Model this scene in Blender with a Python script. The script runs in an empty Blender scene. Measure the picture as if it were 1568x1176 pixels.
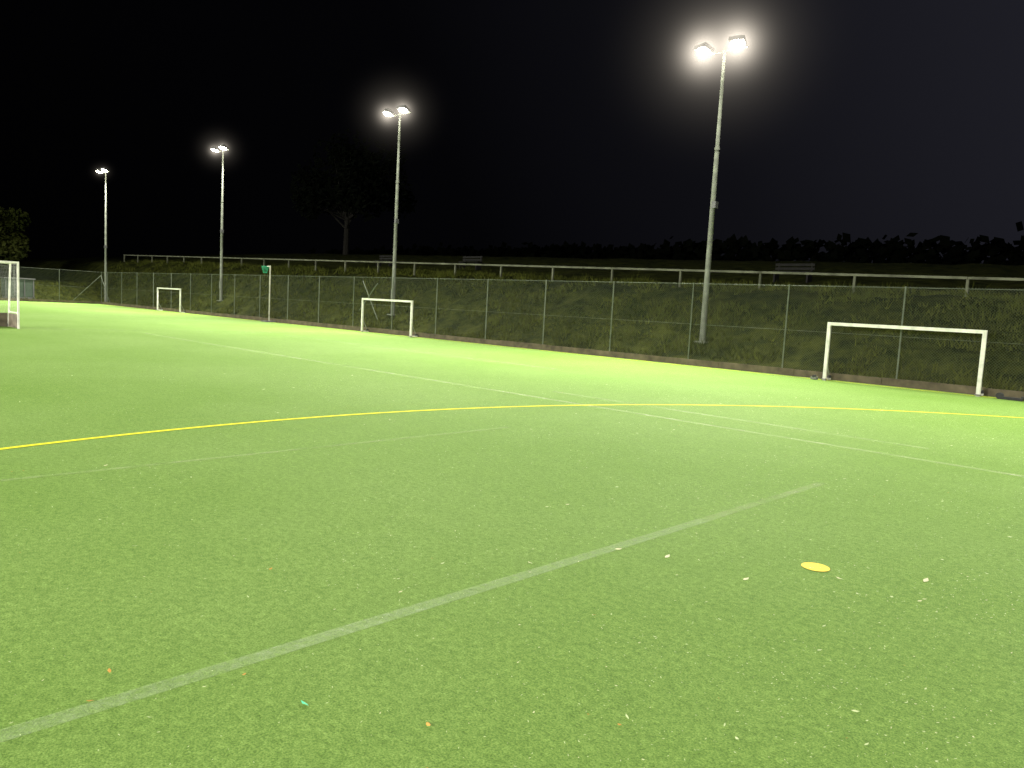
import bpy, math, random
import numpy as np
from mathutils import Matrix, Vector, noise
random.seed(7); rng=np.random.default_rng(7)
scene=bpy.context.scene
DS=(-0.716,0.698); DN=(0.698,0.716)
PHI=math.atan2(-0.698,0.716)
def W(s,n,z=0.0): return Vector((s*DS[0]+n*DN[0], s*DS[1]+n*DN[1], z))

# ---------------------------------------------------------------- materials
def new_mat(name):
    m=bpy.data.materials.new(name); m.use_nodes=True
    nt=m.node_tree; b=nt.nodes['Principled BSDF']; return m,nt,b
def simple(name,col,rough=0.6,metal=0.0,var=0.25,scale=8.0,bump=0.0):
    m,nt,b=new_mat(name)
    tc=nt.nodes.new('ShaderNodeTexCoord'); nz=nt.nodes.new('ShaderNodeTexNoise')
    nz.inputs['Scale'].default_value=scale; nz.inputs['Detail'].default_value=6
    nt.links.new(tc.outputs['Object'],nz.inputs['Vector'])
    r=nt.nodes.new('ShaderNodeValToRGB'); r.color_ramp.elements[0].position=.3; r.color_ramp.elements[1].position=.7
    r.color_ramp.elements[0].color=(*[c*(1-var) for c in col],1); r.color_ramp.elements[1].color=(*[min(1,c*(1+var)) for c in col],1)
    nt.links.new(nz.outputs['Fac'],r.inputs['Fac']); nt.links.new(r.outputs['Color'],b.inputs['Base Color'])
    b.inputs['Roughness'].default_value=rough; b.inputs['Metallic'].default_value=metal
    b.inputs['Specular IOR Level'].default_value=.3
    if bump:
        bp=nt.nodes.new('ShaderNodeBump'); bp.inputs['Strength'].default_value=bump; bp.inputs['Distance'].default_value=.02
        nt.links.new(nz.outputs['Fac'],bp.inputs['Height']); nt.links.new(bp.outputs['Normal'],b.inputs['Normal'])
    return m
M_galv=simple('galvanised_steel',(.15,.16,.13),.7,0,.25,5)
M_white=simple('white_painted_steel',(.58,.58,.50),.5,0,.2,6)
M_dark=simple('dark_housing',(.10,.10,.10),.5,.2,.2,8)
M_post=simple('green_fence_post',(.085,.10,.07),.7,0,.25,6)
M_board=simple('weathered_kickboard',(.085,.07,.045),.9,0,.45,3,.4)
M_rail=simple('weathered_rail',(.095,.10,.068),.9,0,.45,2,.2)
M_wood=simple('old_timber',(.008,.008,.007),.95,0,.35,6,.3)
M_rubber=simple('rubber',(.03,.03,.03),.8)
M_greenp=simple('green_paint',(.02,.25,.12),.5)
M_box=simple('storage_box_green',(.04,.06,.04),.6,0,.3,2)
M_bark=simple('bark',(.008,.007,.005),.95,0,.4,5,.5)
M_hb=simple('goal_backboard',(.13,.11,.08),.8,0,.4,4)
M_np=simple('weathered_pale_post',(.26,.26,.20),.7,0,.3,4)
def emis(name,col,st):
    m=bpy.data.materials.new(name); m.use_nodes=True; nt=m.node_tree; nt.nodes.clear()
    o=nt.nodes.new('ShaderNodeOutputMaterial'); e=nt.nodes.new('ShaderNodeEmission')
    e.inputs['Color'].default_value=(*col,1); e.inputs['Strength'].default_value=st
    nt.links.new(e.outputs[0],o.inputs[0]); return m
M_lamp=emis('floodlight_glass',(1,.95,.80),120)

def foliage_mat(name,c1,c2,scale=.6):
    m,nt,b=new_mat(name)
    g=nt.nodes.new('ShaderNodeNewGeometry'); r=nt.nodes.new('ShaderNodeValToRGB')
    tc=nt.nodes.new('ShaderNodeTexCoord'); nz=nt.nodes.new('ShaderNodeTexNoise'); nz.inputs['Scale'].default_value=scale; nz.inputs['Detail'].default_value=4
    nt.links.new(tc.outputs['Object'],nz.inputs['Vector'])
    a=nt.nodes.new('ShaderNodeMath'); a.operation='MULTIPLY_ADD'; a.inputs[1].default_value=.45
    nt.links.new(g.outputs['Random Per Island'],a.inputs[0])
    s=nt.nodes.new('ShaderNodeMath'); s.operation='MULTIPLY_ADD'; s.inputs[1].default_value=1.6; s.inputs[2].default_value=-.5
    nt.links.new(nz.outputs['Fac'],s.inputs[0]); nt.links.new(s.outputs[0],a.inputs[2])
    nt.links.new(a.outputs[0],r.inputs['Fac'])
    r.color_ramp.elements[0].color=(*c1,1); r.color_ramp.elements[1].color=(*c2,1)
    nt.links.new(r.outputs['Color'],b.inputs['Base Color']); b.inputs['Roughness'].default_value=.8
    b.inputs['Specular IOR Level'].default_value=.05
    return m
M_tuft=foliage_mat('rough_grass_blades',(.011,.018,.003),(.082,.090,.016),.9)
M_leaf=foliage_mat('tree_leaves',(.012,.018,.003),(.034,.038,.008),.5)
M_leafd=foliage_mat('dark_evergreen_leaves',(.001,.0015,.001),(.0045,.006,.003),.2)

def turf():
    m,nt,b=new_mat('artificial_turf'); L=nt.links.new
    tc=nt.nodes.new('ShaderNodeTexCoord')
    def nz(scale,det=4,rough=.6):
        x=nt.nodes.new('ShaderNodeTexNoise'); x.inputs['Scale'].default_value=scale; x.inputs['Detail'].default_value=det; x.inputs['Roughness'].default_value=rough
        L(tc.outputs['Object'],x.inputs['Vector']); return x
    big=nz(.22,3); mid=nz(5,6,.75); cl=nz(26,4,.75); fine=nz(110,3,.85)
    def ramp(src,p0,c0,p1,c1):
        r=nt.nodes.new('ShaderNodeValToRGB'); r.color_ramp.elements[0].position=p0; r.color_ramp.elements[1].position=p1
        r.color_ramp.elements[0].color=(*c0,1); r.color_ramp.elements[1].color=(*c1,1); L(src,r.inputs['Fac']); return r
    base=ramp(big.outputs['Fac'],.35,(.192,.302,.062),.65,(.228,.334,.090))
    def mul(a,bc):
        mx=nt.nodes.new('ShaderNodeMix'); mx.data_type='RGBA'; mx.blend_type='MULTIPLY'; mx.inputs[0].default_value=1
        L(a,mx.inputs[6]); L(bc,mx.inputs[7]); return mx.outputs[2]
    rm=ramp(mid.outputs['Fac'],.3,(.82,.86,.80),.7,(1.0,1.0,1.0))
    rc=ramp(cl.outputs['Fac'],.34,(.58,.66,.50),.66,(1,1,1))
    rf=ramp(fine.outputs['Fac'],.36,(.36,.44,.28),.64,(1.0,1.0,1.0))
    c=mul(mul(mul(base.outputs[0],rm.outputs[0]),rf.outputs[0]),rc.outputs[0])
    sc=nt.nodes.new('ShaderNodeVectorMath'); sc.operation='SCALE'; sc.inputs[3].default_value=1.64; L(c,sc.inputs[0])
    L(sc.outputs[0],b.inputs['Base Color']); b.inputs['Roughness'].default_value=.85; b.inputs['Specular IOR Level'].default_value=.15
    ad=nt.nodes.new('ShaderNodeMath'); ad.operation='ADD'; L(fine.outputs['Fac'],ad.inputs[0]); L(cl.outputs['Fac'],ad.inputs[1])
    bp=nt.nodes.new('ShaderNodeBump'); bp.inputs['Strength'].default_value=.9; bp.inputs['Distance'].default_value=.014
    L(ad.outputs[0],bp.inputs['Height']); L(bp.outputs['Normal'],b.inputs['Normal'])
    return m
M_turf=turf()
def paint(name,col,lo,hi,scale=14,strength=1.0,patch=None,pmin=.15):
    m,nt,b=new_mat(name); L=nt.links.new
    tc=nt.nodes.new('ShaderNodeTexCoord'); n1=nt.nodes.new('ShaderNodeTexNoise'); n1.inputs['Scale'].default_value=scale; n1.inputs['Detail'].default_value=8; n1.inputs['Roughness'].default_value=.75
    L(tc.outputs['Object'],n1.inputs['Vector'])
    mr=nt.nodes.new('ShaderNodeMapRange'); mr.inputs[1].default_value=lo; mr.inputs[2].default_value=hi; mr.inputs[4].default_value=strength
    L(n1.outputs['Fac'],mr.inputs[0]); b.inputs['Base Color'].default_value=(*col,1); b.inputs['Roughness'].default_value=.85
    b.inputs['Specular IOR Level'].default_value=.15
    out=mr.outputs[0]
    if patch:
        n2=nt.nodes.new('ShaderNodeTexNoise'); n2.inputs['Scale'].default_value=patch; n2.inputs['Detail'].default_value=3; L(tc.outputs['Object'],n2.inputs['Vector'])
        m2=nt.nodes.new('ShaderNodeMapRange'); m2.inputs[1].default_value=.36; m2.inputs[2].default_value=.62; m2.inputs[3].default_value=pmin; L(n2.outputs['Fac'],m2.inputs[0])
        mm=nt.nodes.new('ShaderNodeMath'); mm.operation='MULTIPLY'; L(out,mm.inputs[0]); L(m2.outputs[0],mm.inputs[1]); out=mm.outputs[0]
    L(out,b.inputs['Alpha']); return m
M_wline=paint('worn_white_paint',(.44,.57,.30),.30,.74,24,.66,.9,.72)
M_wmid=paint('half_worn_white_paint',(.66,.72,.46),.28,.72,4,.60,.5,.45)
M_wfaint=paint('faint_white_paint',(.46,.56,.28),.36,.78,5,.55)
M_yline=paint('yellow_line',(.80,.76,.02),.16,.40,40,1.0)
M_spot=simple('yellow_spot',(.88,.60,.01),.7,0,.06,60)

def ground():
    m,nt,b=new_mat('rough_ground'); L=nt.links.new
    tc=nt.nodes.new('ShaderNodeTexCoord')
    n1=nt.nodes.new('ShaderNodeTexNoise'); n1.inputs['Scale'].default_value=1.3; n1.inputs['Detail'].default_value=9; n1.inputs['Roughness'].default_value=.72
    L(tc.outputs['Object'],n1.inputs['Vector'])
    r=nt.nodes.new('ShaderNodeValToRGB'); r.color_ramp.elements[0].position=.38; r.color_ramp.elements[1].position=.66
    r.color_ramp.elements[0].color=(.007,.010,.002,1); r.color_ramp.elements[1].color=(.042,.048,.009,1)
    L(n1.outputs['Fac'],r.inputs['Fac']); L(r.outputs[0],b.inputs['Base Color']); b.inputs['Roughness'].default_value=.95
    b.inputs['Specular IOR Level'].default_value=.05
    bp=nt.nodes.new('ShaderNodeBump'); bp.inputs['Strength'].default_value=1; bp.inputs['Distance'].default_value=.16
    L(n1.outputs['Fac'],bp.inputs['Height']); L(bp.outputs['Normal'],b.inputs['Normal']); return m
M_ground=ground()
def chain():
    m,nt,b=new_mat('chain_link_wire'); L=nt.links.new
    tc=nt.nodes.new('ShaderNodeTexCoord'); sp=nt.nodes.new('ShaderNodeSeparateXYZ'); L(tc.outputs['UV'],sp.inputs[0])
    def M(op,a,bb):
        x=nt.nodes.new('ShaderNodeMath'); x.operation=op
        for i,v in enumerate((a,bb)):
            if isinstance(v,(int,float)): x.inputs[i].default_value=v
            elif v is not None: L(v,x.inputs[i])
        return x.outputs[0]
    a=M('FRACT',M('MULTIPLY',M('ADD',sp.outputs[0],sp.outputs[1]),14.1),None)
    c=M('FRACT',M('MULTIPLY',M('SUBTRACT',sp.outputs[0],sp.outputs[1]),14.1),None)
    w=M('MAXIMUM',M('LESS_THAN',a,.06),M('LESS_THAN',c,.06))
    L(w,b.inputs['Alpha']); b.inputs['Base Color'].default_value=(.055,.07,.045,1); b.inputs['Roughness'].default_value=.7
    return m
M_chain=chain()

# ---------------------------------------------------------------- builder
class B:
    def __init__(s,origin=(0,0,0)):
        s.o=origin; s.v=[]; s.f=[]; s.mi=[]; s.mats=[]; s.sm=[]
    def mat(s,m):
        if m not in s.mats: s.mats.append(m)
        return s.mats.index(m)
    def P(s,p): return Vector((-(p[0]-s.o[0]),p[1]-s.o[1],p[2]-s.o[2]))
    def cyl(s,p1,p2,r1,r2=None,seg=12,m=None):
        r2=r1 if r2 is None else r2
        a=s.P(p1); b=s.P(p2); d=(b-a).normalized()
        u=d.cross(Vector((0,0,1)));
        if u.length<1e-3: u=Vector((1,0,0))
        u.normalize(); w=d.cross(u); k=len(s.v); mi=s.mat(m)
        for c,r in ((a,r1),(b,r2)):
            for i in range(seg):
                t=2*math.pi*i/seg; s.v.append(c+(u*math.cos(t)+w*math.sin(t))*r)
        for i in range(seg):
            j=(i+1)%seg; s.f.append((k+i,k+j,k+seg+j,k+seg+i)); s.mi.append(mi); s.sm.append(True)
        k2=len(s.v); s.v+= [Vector(q) for q in s.v[k:k+2*seg]]
        s.f.append(tuple(k2+i for i in range(seg))[::-1]); s.mi.append(mi); s.sm.append(False)
        s.f.append(tuple(k2+seg+i for i in range(seg))); s.mi.append(mi); s.sm.append(False)
    def box(s,c,size,m=None,rot=None,bev=0.0):
        C=s.P(c); h=Vector((size[0]/2,size[1]/2,size[2]/2)); R=rot or Matrix.Identity(3); k=len(s.v); mi=s.mat(m)
        for z in (-1,1):
            for y in (-1,1):
                for x in (-1,1): s.v.append(C+R@Vector((x*h.x,y*h.y,z*h.z)))
        for q in ((0,2,3,1),(4,5,7,6),(0,1,5,4),(2,6,7,3),(0,4,6,2),(1,3,7,5)):
            s.f.append(tuple(k+i for i in q)); s.mi.append(mi); s.sm.append(False)
    def poly(s,pts,m):
        k=len(s.v); mi=s.mat(m); s.v+= [s.P(p) for p in pts]; s.f.append(tuple(range(k,k+len(pts)))); s.mi.append(mi); s.sm.append(False)
    def done(s,name):
        me=bpy.data.meshes.new(name); me.from_pydata([tuple(v) for v in s.v],[],s.f)
        for m in s.mats: me.materials.append(m)
        me.polygons.foreach_set('material_index',s.mi); me.polygons.foreach_set('use_smooth',s.sm); me.update()
        o=bpy.data.objects.new(name,me); scene.collection.objects.link(o)
        o.location=W(*s.o); o.rotation_euler=(0,0,PHI); return o

# ---------------------------------------------------------------- terrain
def sm(t): t=min(1,max(0,t)); return t*t*(3-2*t)
def bank_top(s): return 2.38+0.0185*max(-20,min(90,s))
def terr(s,n):
    z=0
    if n>21.9:
        t=(n-21.9)/5.4; z=bank_top(s)*(0.35*min(1,t)+.65*sm(t))
        z+=max(0,min(n-27.3,25))*.12+max(0,n-52)*.015
        z+=(noise.noise(Vector((s*.6,n*.6,0)))*.16+noise.noise(Vector((s*1.7,n*1.7,5)))*.06)*min(1,(n-21.9)/1.5)
    e=0
    if s>68.6: e=1.5*sm((s-68.6)/9)+max(0,s-78)*.03+noise.noise(Vector((s*.5,n*.5,3)))*.1*min(1,(s-68.6))
    return max(z,e)
def grid_axis(fine0,fine1,step,far):
    a=list(np.arange(fine0,fine1+1e-6,step)); x=fine1; st=step
    while x<far: st*=1.35; x+=st; a.append(x)
    x=fine0; st=step
    while x>-far: st*=1.35; x-=st; a.insert(0,x)
    return a
S=grid_axis(-12,84,.5,500); N=grid_axis(18,36,.35,500)
v=[];f=[]
for s_ in S:
    for n_ in N: v.append((-s_,n_,terr(s_,n_)-0.02))
nn=len(N)
for i in range(len(S)-1):
    for j in range(nn-1): f.append((i*nn+j,i*nn+j+1,(i+1)*nn+j+1,(i+1)*nn+j))
me=bpy.data.meshes.new('ground'); me.from_pydata(v,[],f); me.materials.append(M_ground)
me.polygons.foreach_set('use_smooth',[True]*len(f)); me.update()
g=bpy.data.objects.new('ground',me); g.rotation_euler=(0,0,PHI); scene.collection.objects.link(g)

# pitch
b=B(); b.poly([(-12,-32,0),(67.8,-32,0),(67.8,21.35,0),(-12,21.35,0)],M_turf); b.done('artificial_turf_pitch')

# markings
def strip(b,pts,w,z,m):
    for i in range(len(pts)-1):
        a=Vector(pts[i]); c=Vector(pts[i+1])
        def nrm(k):
            p=Vector(pts[max(0,k-1)]); q=Vector(pts[min(len(pts)-1,k+1)]); d=(q-p).normalized(); return Vector((-d.y,d.x))*w/2
        n1=nrm(i); n2=nrm(i+1)
        b.poly([(*(a-n1),z),(*(a+n1),z),(*(c+n2),z),(*(c-n2),z)],m)
b=B()
arc=[(-6+14.6*math.cos(t),5.3+14.6*math.sin(t)) for t in np.linspace(-math.pi/2,math.pi/2,97)]
strip(b,arc,.068,.004,M_yline)
strip(b,[(-11,21.0),(67,21.0)],.05,.004,M_yline)
b.done('yellow_pitch_markings')
b=B()
strip(b,[(2.9,-12),(2.93,5.2)],.09,.002,M_wline)
strip(b,[(2.93,5.2),(2.95,7.4)],.085,.002,M_wfaint)
b.done('white_pitch_marking')
b=B()
strip(b,[(6.85,-12),(6.85,7)],.055,.002,M_wfaint)
strip(b,[(1.5,9.84),(27,9.9)],.08,.002,M_wmid)
strip(b,[(3,10.85),(9.5,10.85)],.07,.002,M_wmid)
strip(b,[(13,15.0),(27,15.0)],.08,.002,M_wmid)
strip(b,[(28.7,-12),(28.7,20.5)],.09,.003,M_wmid)
b.done('faded_white_pitch_markings')
b=B((1.9,4.79,0)); b.poly([(1.9+.086*math.cos(-t),4.79+.086*math.sin(-t),.004) for t in np.linspace(0,2*math.pi,40)[:-1]],M_spot); b.done('penalty_spot')

# ---------------------------------------------------------------- fence
FN=21.45; FH=2.6; CS=67.9
def fence(name,pts,posts,brace=None):
    b=B()
    for (s,n) in posts:
        b.cyl((s,n,-.2),(s,n,FH),.022,m=M_post,seg=8)
    (s1,n1),(s2,n2)=pts
    b.cyl((s1,n1,FH-.03),(s2,n2,FH-.03),.008,m=M_post,seg=6)
    b.cyl((s1,n1,FH*.5),(s2,n2,FH*.5),.004,m=M_post,seg=5)
    if brace:
        for (p,q) in brace: b.cyl(p,q,.02,m=M_post,seg=8)
    o=b.done(name)
    me=bpy.data.meshes.new('chain_link'); L=math.hypot(s2-s1,n2-n1)
    me.from_pydata([(-s1,n1,.02),(-s2,n2,.02),(-s2,n2,FH),(-s1,n1,FH)],[],[(0,1,2,3)])
    uv=me.uv_layers.new(name='UVMap')
    for i,c in enumerate([(0,0),(L,0),(L,FH),(0,FH)]): uv.data[i].uv=c
    me.materials.append(M_chain); c=bpy.data.objects.new('chain_link_mesh',me); scene.collection.objects.link(c); c.parent=o
    # mesh is authored in site coordinates (fence origin = site origin), so it follows the parent's rotation
    return o
ps=[6.86+3.13*i for i in range(-6,20)]
fence('chain_link_fence',((-12,FN),(CS,FN)),[(s,FN-.04) for s in ps]+[(CS,FN)],
      [((CS,FN-.05,2.3),(CS-2.2,FN-.05,.1)),((31.3,FN+.05,2.4),(30.0,FN+.05,.6)),((30.1,FN+.05,2.3),(31.5,FN+.05,1.0))])
fence('chain_link_fence',((CS,FN),(CS,-32)),[(CS,FN-3.05*i) for i in range(1,18)],[((CS,FN-.05,2.3),(CS,FN-2.2,.1))])
b=B()
s=-12
while s<CS-.1:
    e=min(s+2.4,CS); z=.20+random.uniform(-.012,.012); b.box(((s+e)/2,FN-.085,z/2),(e-s-.012,.045,z),M_board); s=e
n=FN-.1
while n>-32:
    e=n-2.4; b.box((CS-.085,(n+e)/2,.10),(.045,2.388,.2),M_board); n=e
b.done('kickboard')

# ---------------------------------------------------------------- small football goals
def small_goal(s0,s1,n):
    b=B(((s0+s1)/2,n,0)); H=1.58; r=.042; sa,sb=min(s0,s1),max(s0,s1)
    for s in (sa,sb):
        b.box((s,n,H/2-.02),(.085,.07,H-.04),M_white)
        b.box((s,n+.16,.03),(.07,.38,.05),M_white)
        b.cyl((s,n+.33,.04),(s,n+.04,.55),.018,m=M_galv,seg=8)
        b.cyl((s-.03,n+.3,.07),(s+.03,n+.3,.07),.07,m=M_rubber,seg=16)
        b.box((s+.0,n-.03,.035),(.13,.12,.03),M_galv)
    b.box(((sa+sb)/2,n,H-.04),(sb-sa+.085,.074,.085),M_white)
    return b.done('small_football_goal')
small_goal(4.85,8.55,20.95)
small_goal(26.75,30.45,20.95)
small_goal(51.3,55.1,21.0)
b=B((4.0,20.9,0))
b.box((4.15,20.85,.035),(.5,.14,.06),M_rubber); b.cyl((4.38,20.80,.075),(4.38,20.92,.075),.075,m=M_rubber,seg=18); b.box((3.88,20.85,.08),(.12,.1,.05),M_rubber)
b.done('goal_counterweight')
b=B((8.8,20.7,0)); b.box((8.75,20.75,.05),(.16,.12,.07),M_galv); b.cyl((8.75,20.69,.10),(8.75,20.79,.10),.04,m=M_rubber,seg=14); b.done('goal_anchor_weight')

# hockey goal (mouth towards -s)
def net_mat():
    m,nt,bs=new_mat('goal_net'); L=nt.links.new
    tc=nt.nodes.new('ShaderNodeTexCoord'); sp=nt.nodes.new('ShaderNodeSeparateXYZ'); L(tc.outputs['Object'],sp.inputs[0])
    def M(op,a,bb=None):
        x=nt.nodes.new('ShaderNodeMath'); x.operation=op
        for i,vv in enumerate((a,bb)):
            if isinstance(vv,(int,float)): x.inputs[i].default_value=vv
            elif vv is not None: L(vv,x.inputs[i])
        return x.outputs[0]
    h=M('ADD',sp.outputs[0],sp.outputs[1])
    w=M('MAXIMUM',M('LESS_THAN',M('FRACT',M('MULTIPLY',h,22)),.06),M('LESS_THAN',M('FRACT',M('MULTIPLY',sp.outputs[2],22)),.06))
    L(w,bs.inputs['Alpha']); bs.inputs['Base Color'].default_value=(.4,.4,.38,1); return m
M_net=net_mat()
b=B((28.75,4.8,0)); gn0,gn1=2.95,6.61; gs=28.75; gd=1.25; H=2.14
for n in (gn0,gn1):
    b.box((gs,n,H/2),(.075,.05,H),M_white)
    b.cyl((gs+gd,n,0),(gs+gd-.3,n,H-.04),.03,m=M_white)
    b.cyl((gs+.04,n,H-.03),(gs+gd-.3,n,H-.03),.03,m=M_white)
    b.cyl((gs+.04,n,.5),(gs+gd-.08,n,.5),.02,m=M_white)
    b.box((gs+gd/2,n,.23),(gd-.09,.03,.44),M_hb)
    b.poly([(gs,n,.45),(gs+gd-.05,n,.45),(gs+gd-.3,n,H-.03),(gs,n,H-.03)],M_net)
    b.cyl((gs+gd+.05,n-.04,.08),(gs+gd+.05,n+.04,.08),.08,m=M_rubber,seg=16)
b.box((gs,(gn0+gn1)/2,H-.028),(.075,gn1-gn0-.052,.056),M_white)
b.cyl((gs+gd-.3,gn0,H-.04),(gs+gd-.3,gn1,H-.04),.03,m=M_white)
b.box((gs+gd,(gn0+gn1)/2,.23),(.03,gn1-gn0-.05,.46),M_hb)
b.poly([(gs+gd-.05,gn0,.45),(gs+gd-.05,gn1,.45),(gs+gd-.3,gn1,H-.03),(gs+gd-.3,gn0,H-.03)],M_net)
b.done('hockey_goal')

# netball post
b=B((39.6,21.1,0))
b.cyl((39.6,21.1,0),(39.6,21.1,3.1),.036,m=M_np); b.box((39.6,21.05,.03),(.6,.6,.05),M_dark)
b.cyl((39.6,21.1,3.05),(39.95,21.1,3.05),.018,m=M_white,seg=8)
pr=[(40.15+.19*math.cos(t),21.1+.19*math.sin(t),3.05) for t in np.linspace(0,2*math.pi,17)]
for i in range(16): b.cyl(pr[i],pr[i+1],.014,m=M_greenp,seg=6)
for i in range(0,16,1):
    t=2*math.pi*i/16; b.cyl(pr[i],(40.15+.09*math.cos(t+.2),21.1+.09*math.sin(t+.2),2.68),.008,m=M_greenp,seg=4)
b.done('netball_post')

# ---------------------------------------------------------------- handrail on bank
b=B()
def railz(s): return 3.1+0.0185*s
RN=27.5; s=-14
while s<82:
    b.box((s,RN,railz(s)-.36),(.08,.08,.74),M_rail)
    s+=3.5
s=-14
while s<80:
    dz=railz(s+3.5)-railz(s)
    R=Matrix.Rotation(math.atan2(dz,3.5),3,'Y')
    b.box((s+1.75,RN-.065,railz(s+1.75)-.03),(3.49,.04,.08),M_rail,rot=R); s+=3.5
b.done('timber_handrail')

def bench(s,n):
    z=terr(s,n)-.05; b=B((s,n,z))
    for k in (-.75,.75):
        b.box((s+k,n,z+.22),(.07,.42,.46),M_wood); b.box((s+k,n+.22,z+.62),(.07,.06,.5),M_wood)
    for j in range(3): b.box((s,n-.15+.15*j,z+.47),(1.8,.12,.035),M_wood)
    for j in range(2): b.box((s,n+.17,z+.62+.17*j),(1.8,.03,.11),M_wood)
    b.done('park_bench')
for s_,n_ in ((36.4,33),(15.3,33),(45.4,33)): bench(s_,n_)

# storage box behind the end fence
z=terr(71,16.3); b=B((71,16.3,z))
b.box((71,16.3,z+.7),(1.2,2.0,1.4),M_box); b.box((71,16.3,z+1.46),(1.34,2.14,.09),M_dark)
for k in (-.95,-.33,.33,.95): b.box((70.385,16.3+k,z+.7),(.03,.06,1.34),M_dark)
b.box((71,16.3,z-.1),(1.3,2.1,.2),M_dark)
b.done('storage_box')

# ---------------------------------------------------------------- floodlights
LIGHTCOL=(1.0,.975,.87)
def bloom_mat():  # self-glowing volume, fading outwards: imitates lens bloom, no fog in the air
    m=bpy.data.materials.new('painted_lamp_bloom'); m.use_nodes=True; nt=m.node_tree; nt.nodes.clear(); L=nt.links.new
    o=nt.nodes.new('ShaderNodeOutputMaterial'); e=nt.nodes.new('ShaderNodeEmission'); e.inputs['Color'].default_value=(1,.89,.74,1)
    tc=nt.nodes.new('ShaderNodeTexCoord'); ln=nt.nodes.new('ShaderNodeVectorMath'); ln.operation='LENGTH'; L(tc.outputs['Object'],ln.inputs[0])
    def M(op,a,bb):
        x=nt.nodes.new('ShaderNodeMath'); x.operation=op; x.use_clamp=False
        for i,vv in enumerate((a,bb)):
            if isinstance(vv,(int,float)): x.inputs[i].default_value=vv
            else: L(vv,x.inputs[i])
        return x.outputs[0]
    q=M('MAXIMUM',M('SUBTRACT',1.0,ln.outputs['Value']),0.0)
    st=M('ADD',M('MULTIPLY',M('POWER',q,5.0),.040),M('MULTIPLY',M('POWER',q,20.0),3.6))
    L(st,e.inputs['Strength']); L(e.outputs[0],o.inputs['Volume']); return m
M_bloom=bloom_mat()
def floodlight(s,n,H,aims,power,side=1,bloom_r=None,ns=2):
    z0=terr(s,n)-.05; b=B((s,n,z0))
    b.box((s,n,z0+.06),(.42,.42,.05),M_galv)
    b.cyl((s,n,z0),(s,n,H*.7),.105,.075,m=M_galv,seg=16)
    b.cyl((s,n,H*.7-.02),(s,n,H),.066,.05,m=M_galv,seg=16)
    b.cyl((s,n,H*.7-.10),(s,n,H*.7-.01),.086,.086,m=M_galv,seg=16)
    b.box((s-.11,n-.05,z0+4.7),(.14,.18,.22),M_dark)
    b.box((s,n-.09,z0+1.1),(.1,.05,.5),M_galv)
    b.cyl((s-.85,n,H),(s+.85,n,H),.035,m=M_galv,seg=10)
    b.cyl((s,n,H),(s,n,H+.12),.05,m=M_galv,seg=10)
    spots=[]
    for k,(as_,an) in zip((-.62,.62),aims):
        c=Vector((s+k,n-side*.28,H+.12))
        tgt=Vector((as_,an,0)); d3=(W(*tgt)-W(*c)).normalized()
        loc=Matrix.Rotation(-PHI,3,'Z')@d3
        yaw=math.atan2(loc.x,-loc.y)
        R=Matrix.Rotation(yaw,3,'Z')@Matrix.Rotation(math.radians(-14),3,'X')
        b.box(c,(.50,.46,.13),M_dark,rot=R)
        down=R@Vector((0,0,-1)); up=-down
        def off(v,c=c): return (c.x-v.x,c.y+v.y,c.z+v.z)
        prev=None
        for lv in range(5):
            rr_=.215*math.cos(lv*math.pi/10); dd=.066+.085*math.sin(lv*math.pi/10)
            ring=[off(down*dd+R@Vector((rr_*math.cos(t)*1.05,rr_*math.sin(t),0))) for t in np.linspace(0,2*math.pi,17)[:-1]]
            if prev:
                for i in range(16): b.poly([prev[i],prev[(i+1)%16],ring[(i+1)%16],ring[i]],M_lamp)
            prev=ring
        b.poly(prev,M_lamp)
        b.box(off(up*.115),(.28,.22,.10),M_dark,rot=R)
        b.cyl((s+k,n,H),off(up*.05),.03,m=M_galv,seg=8)
        spots.append((off(down*.26),tgt,off(down*.1)))
    o=b.done('floodlight_mast')
    bpy.context.view_layer.update()
    for i,(c,t,gl) in enumerate(spots):
        if i<ns:
            L=bpy.data.lights.new('lamp_beam','SPOT'); L.energy=power*2/ns; L.spot_size=math.radians(155); L.spot_blend=1.0
            L.color=LIGHTCOL; L.shadow_soft_size=.18
            lo=bpy.data.objects.new('lamp_beam_%d'%(i+1),L); scene.collection.objects.link(lo)
            if ns==1: t=Vector((s,t[1],0))
            wp=W(*c); d=(W(*t)-wp)
            lo.parent=o; lo.matrix_parent_inverse=o.matrix_world.inverted()
            lo.matrix_world=Matrix.Translation(wp)@d.to_track_quat('-Z','Y').to_matrix().to_4x4()
        if bloom_r:  # added glow sphere centred on the lamp glass, painted bloom
            bpy.ops.mesh.primitive_ico_sphere_add(subdivisions=3,radius=1,location=W(*gl)); sp=bpy.context.object; sp.name='lamp_bloom_%d'%(i+1)
            sp.scale=(bloom_r,)*3
            sp.data.materials.append(M_bloom); bpy.context.view_layer.update()
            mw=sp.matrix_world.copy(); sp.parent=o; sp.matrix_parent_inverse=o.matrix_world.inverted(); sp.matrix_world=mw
    return o
PW=13400
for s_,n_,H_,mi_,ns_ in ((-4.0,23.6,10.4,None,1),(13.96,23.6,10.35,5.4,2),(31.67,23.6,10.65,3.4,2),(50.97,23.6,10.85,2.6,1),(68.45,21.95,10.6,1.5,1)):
    floodlight(s_,n_,H_,((s_-5,8),(s_+5,8)),PW,1,bloom_r=mi_,ns=ns_)
for s_ in (-6,14,32,51,68):
    floodlight(s_,-27.0,10.6,((s_-5,-7),(s_+5,-7)),PW*1.85,-1,ns=1)

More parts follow.
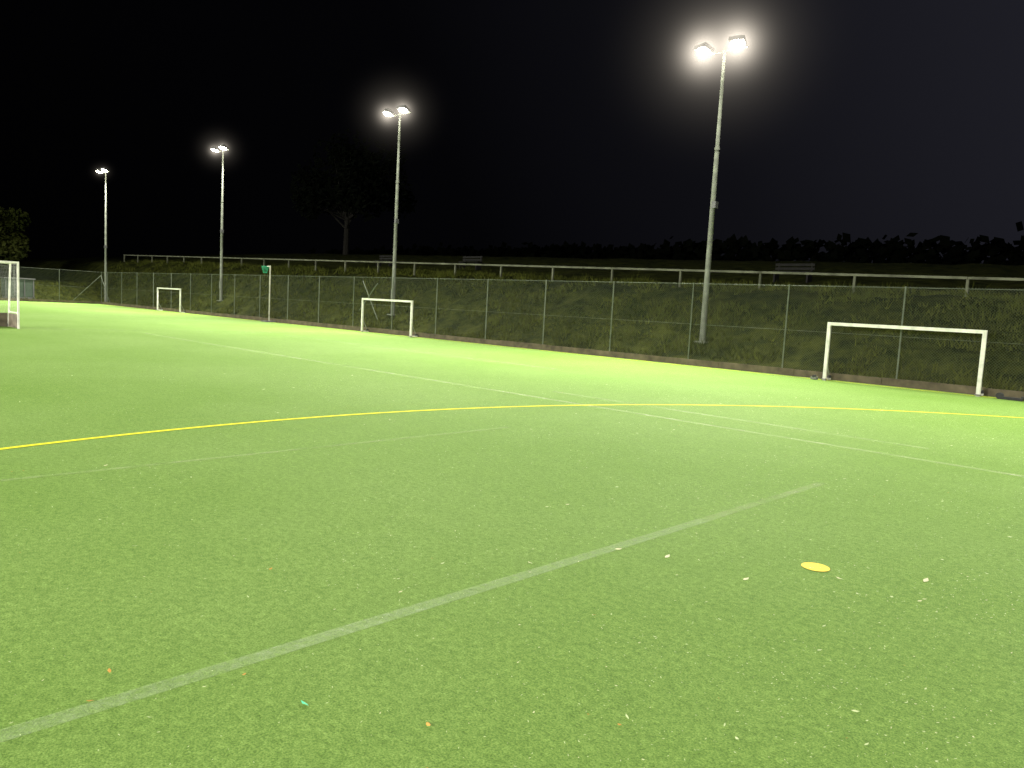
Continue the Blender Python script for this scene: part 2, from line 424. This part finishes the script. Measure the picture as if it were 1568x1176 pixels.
# ---------------------------------------------------------------- grass tufts on banks
def blades(name,pts,h0,h1,w,per,mat):
    P=[];F=[]
    for (s,n,z) in pts:
        hh=random.uniform(h0,h1)*(0.5+1.3*max(0,.5+noise.noise(Vector((s*.9,n*.9,9)))))
        for k in range(per):
            a=random.uniform(0,6.283); l=random.uniform(.2,.9)*hh; ww=w*random.uniform(.6,1.3)
            x=-s+random.uniform(-.08,.08); y=n+random.uniform(-.08,.08); ca,sa=math.cos(a),math.sin(a); b2=random.uniform(0,6.283)
            i=len(P)
            P.append((x-ww*math.cos(b2),y-ww*math.sin(b2),z-.03)); P.append((x+ww*math.cos(b2),y+ww*math.sin(b2),z-.03))
            P.append((x+ca*l,y+sa*l,z+hh*random.uniform(.5,1)))
            F.append((i,i+1,i+2))
    me=bpy.data.meshes.new(name); me.from_pydata(P,[],F); me.materials.append(mat); me.update()
    o=bpy.data.objects.new(name,me); o.rotation_euler=(0,0,PHI); scene.collection.objects.link(o)
pts=[]
for i in range(30000):
    s_=-12+ (random.random()**1.4)*92; n_=random.uniform(21.7,29.5); 
    if noise.noise(Vector((s_*.45,n_*.7,1)))*1.4+random.uniform(-.35,.35)<-.05: continue
    pts.append((s_,n_,terr(s_,n_)))
for i in range(4000):
    s_=random.uniform(68.2,80); n_=random.uniform(-10,21); pts.append((s_,n_,terr(s_,n_)))
blades('bank_grass',pts,.08,.30,.022,5,M_tuft)

# ---------------------------------------------------------------- trees
def tree(name,x,y,z,H,R,nl=5000,leaf=.16,seedv=1,lm=None):
    rr=random.Random(seedv); P=[];F=[];MI=[]
    def limb(a,b_,r1,r2,seg=8):
        a=Vector(a);b_=Vector(b_);d=(b_-a).normalized();u=d.orthogonal().normalized();w=d.cross(u);k=len(P)
        for c,r in ((a,r1),(b_,r2)):
            for i in range(seg):
                t=6.283*i/seg; P.append(tuple(c+(u*math.cos(t)+w*math.sin(t))*r))
        for i in range(seg):
            j=(i+1)%seg; F.append((k+i,k+j,k+seg+j,k+seg+i)); MI.append(0)
    top=(rr.uniform(-.3,.3),rr.uniform(-.3,.3),H*.55)
    limb((0,0,-.3),top,H*.028,H*.015); limb(top,(top[0],top[1],H*.9),H*.015,.03)
    cl=[]
    for i in range(26):
        a=rr.uniform(0,6.283); e=rr.uniform(-.5,1.3); q=rr.uniform(.45,1)
        c=(top[0]+math.cos(a)*math.cos(e)*R*q, top[1]+math.sin(a)*math.cos(e)*R*q, H*.58+math.sin(e)*H*.36*q)
        cl.append((c,rr.uniform(.22,.42)*R)); limb((0,0,H*rr.uniform(.25,.5)),c,H*.009,.015,5)
    for i in range(nl):
        c,r=rr.choice(cl); d=Vector((rr.gauss(0,1),rr.gauss(0,1),rr.gauss(0,.8))).normalized()*r*rr.random()**.4
        p=Vector(c)+d; u=Vector((rr.gauss(0,1),rr.gauss(0,1),rr.gauss(0,1))).normalized(); w=u.orthogonal().normalized(); k=len(P)
        s1=leaf*rr.uniform(.6,1.3)
        P.extend([tuple(p-u*s1),tuple(p+w*s1*.5),tuple(p+u*s1),tuple(p-w*s1*.5)]); F.append((k,k+1,k+2,k+3)); MI.append(1)
    me=bpy.data.meshes.new(name); me.from_pydata(P,[],F); me.materials.append(M_bark); me.materials.append(lm or M_leaf)
    me.polygons.foreach_set('material_index',MI); me.update()
    o=bpy.data.objects.new(name,me); o.location=(x,y,z); scene.collection.objects.link(o)
tree('deciduous_tree',-50.2,72,.8,7.8,4.4,8000,.2,3)
tree('deciduous_tree',-64,66,1.2,8,4,2500,.25,8)
tree('deciduous_tree',-20,90,6,13.5,6.5,6000,.34,5,M_leafd)
# far tree line
P=[];F=[]; rr=random.Random(11)
for i in range(10000):
    s_=rr.uniform(-60,190); hh=8.5+1.0*noise.noise(Vector((s_*.05,0,0)))+.8*noise.noise(Vector((s_*.25,4,0)))
    n_=rr.gauss(120,4); z=rr.random()**.7*hh+6.2; u=Vector((rr.gauss(0,1),rr.gauss(0,1),rr.gauss(0,1))).normalized(); w=u.orthogonal().normalized(); q=rr.uniform(.6,1.1); p=Vector((-s_,n_,z-.8)); k=len(P)
    P.extend([tuple(p-u*q),tuple(p+w*q*.7),tuple(p+u*q),tuple(p-w*q*.7)]); F.append((k,k+1,k+2,k+3))
me=bpy.data.meshes.new('distant_tree_line'); me.from_pydata(P,[],F); me.materials.append(M_leafd)
o=bpy.data.objects.new('distant_tree_line',me); o.rotation_euler=(0,0,PHI); scene.collection.objects.link(o)

# ---------------------------------------------------------------- leaf litter / debris on the turf
ML=[simple('pale_debris',(.54,.62,.32),.8,0,.15),simple('brown_leaf',(.55,.27,.05),.7,0,.3),simple('green_scrap',(.08,.6,.32),.6),simple('pale_leaf',(.70,.68,.42),.8,0,.15)]
P=[];F=[];MI=[]
def leaf(x,y,L,wd,mi,curl=.15):
    a=random.uniform(0,6.283); ca,sa=math.cos(a),math.sin(a); k=len(P); z=.005
    prof=[(-1,0,0),(-.4,.8,curl*.5),(.3,1,curl*.3),(1,0,curl),(.3,-1,curl*.1),(-.4,-.8,0)]
    for u,vv,h in prof:
        xx=u*L/2; yy=vv*wd/2; P.append((x+xx*ca-yy*sa,y+xx*sa+yy*ca,z+h*L))
    F.append(tuple(range(k,k+6))); MI.append(mi)
for i in range(24000):
    r=1.7+ (random.random()**1.1)*15; a=math.radians(random.uniform(-42,42)); x=r*math.sin(a); y=r*math.cos(a)
    dens=.26+.38*(a/.73)+.7*noise.noise(Vector((x*.8,y*.8,2)))
    if random.random()>max(.08,dens): continue
    L=random.uniform(.005,.013)*(1 if random.random()<.97 else 2.2)*(1+r*.06)
    q=random.random(); leaf(x,y,L,L*random.uniform(.17,.38),0 if q<.8 else (3 if q<.983 else 1))
for x,y,L,mi in ((2.05,4.55,.05,3),(-1.55,2.95,.035,1),(-1.5,2.72,.03,1),(-1.02,2.98,.03,1),(-.24,2.68,.035,1),(.47,2.75,.02,1),(-.72,2.78,.045,2),(.75,4.9,.05,3),(2.6,4.6,.07,3),(1.05,4.8,.06,3),(1.45,4.45,.05,3),(-1.3,4.2,.03,1)):
    leaf(x,y,L,L*(.3 if mi==2 else .4),mi)
me=bpy.data.meshes.new('leaf_litter'); me.from_pydata(P,[],F)
for m in ML: me.materials.append(m)
me.polygons.foreach_set('material_index',MI); o=bpy.data.objects.new('leaf_litter',me); scene.collection.objects.link(o)

# ---------------------------------------------------------------- sky
w=bpy.data.worlds.new('World'); scene.world=w; w.use_nodes=True; nt=w.node_tree; L=nt.links.new
bg=nt.nodes['Background']; tc=nt.nodes.new('ShaderNodeTexCoord')
dp=nt.nodes.new('ShaderNodeVectorMath'); dp.operation='DOT_PRODUCT'; dp.inputs[1].default_value=(.90,.12,.42)
L(tc.outputs['Generated'],dp.inputs[0])
r=nt.nodes.new('ShaderNodeValToRGB'); e=r.color_ramp.elements
e[0].position=.0; e[0].color=(.0004,.0004,.0005,1); e[1].position=1; e[1].color=(.017,.017,.024,1)
x=e.new(.38); x.color=(.0012,.0012,.0017,1); x=e.new(.64); x.color=(.005,.005,.0069,1)
ma=nt.nodes.new('ShaderNodeMapRange'); ma.inputs[1].default_value=-.35; ma.inputs[2].default_value=.85
L(dp.outputs['Value'],ma.inputs[0]); L(ma.outputs[0],r.inputs['Fac']); L(r.outputs['Color'],bg.inputs['Color']); bg.inputs['Strength'].default_value=1.0

# ---------------------------------------------------------------- camera
cd=bpy.data.cameras.new('camera'); cam=bpy.data.objects.new('camera',cd); scene.collection.objects.link(cam); scene.camera=cam
p=math.radians(5.71); r_=math.radians(3.04)
M=(Matrix.Rotation(math.radians(90)-p,3,'X')@Matrix.Rotation(r_,3,'Z')).to_4x4(); M.translation=(0,0,1.54); cam.matrix_world=M
cd.sensor_width=36; cd.lens=36*1180/1568; cd.clip_end=3000; cd.clip_start=.05
scene.view_settings.view_transform='Standard'; scene.view_settings.look='None'; scene.view_settings.exposure=0
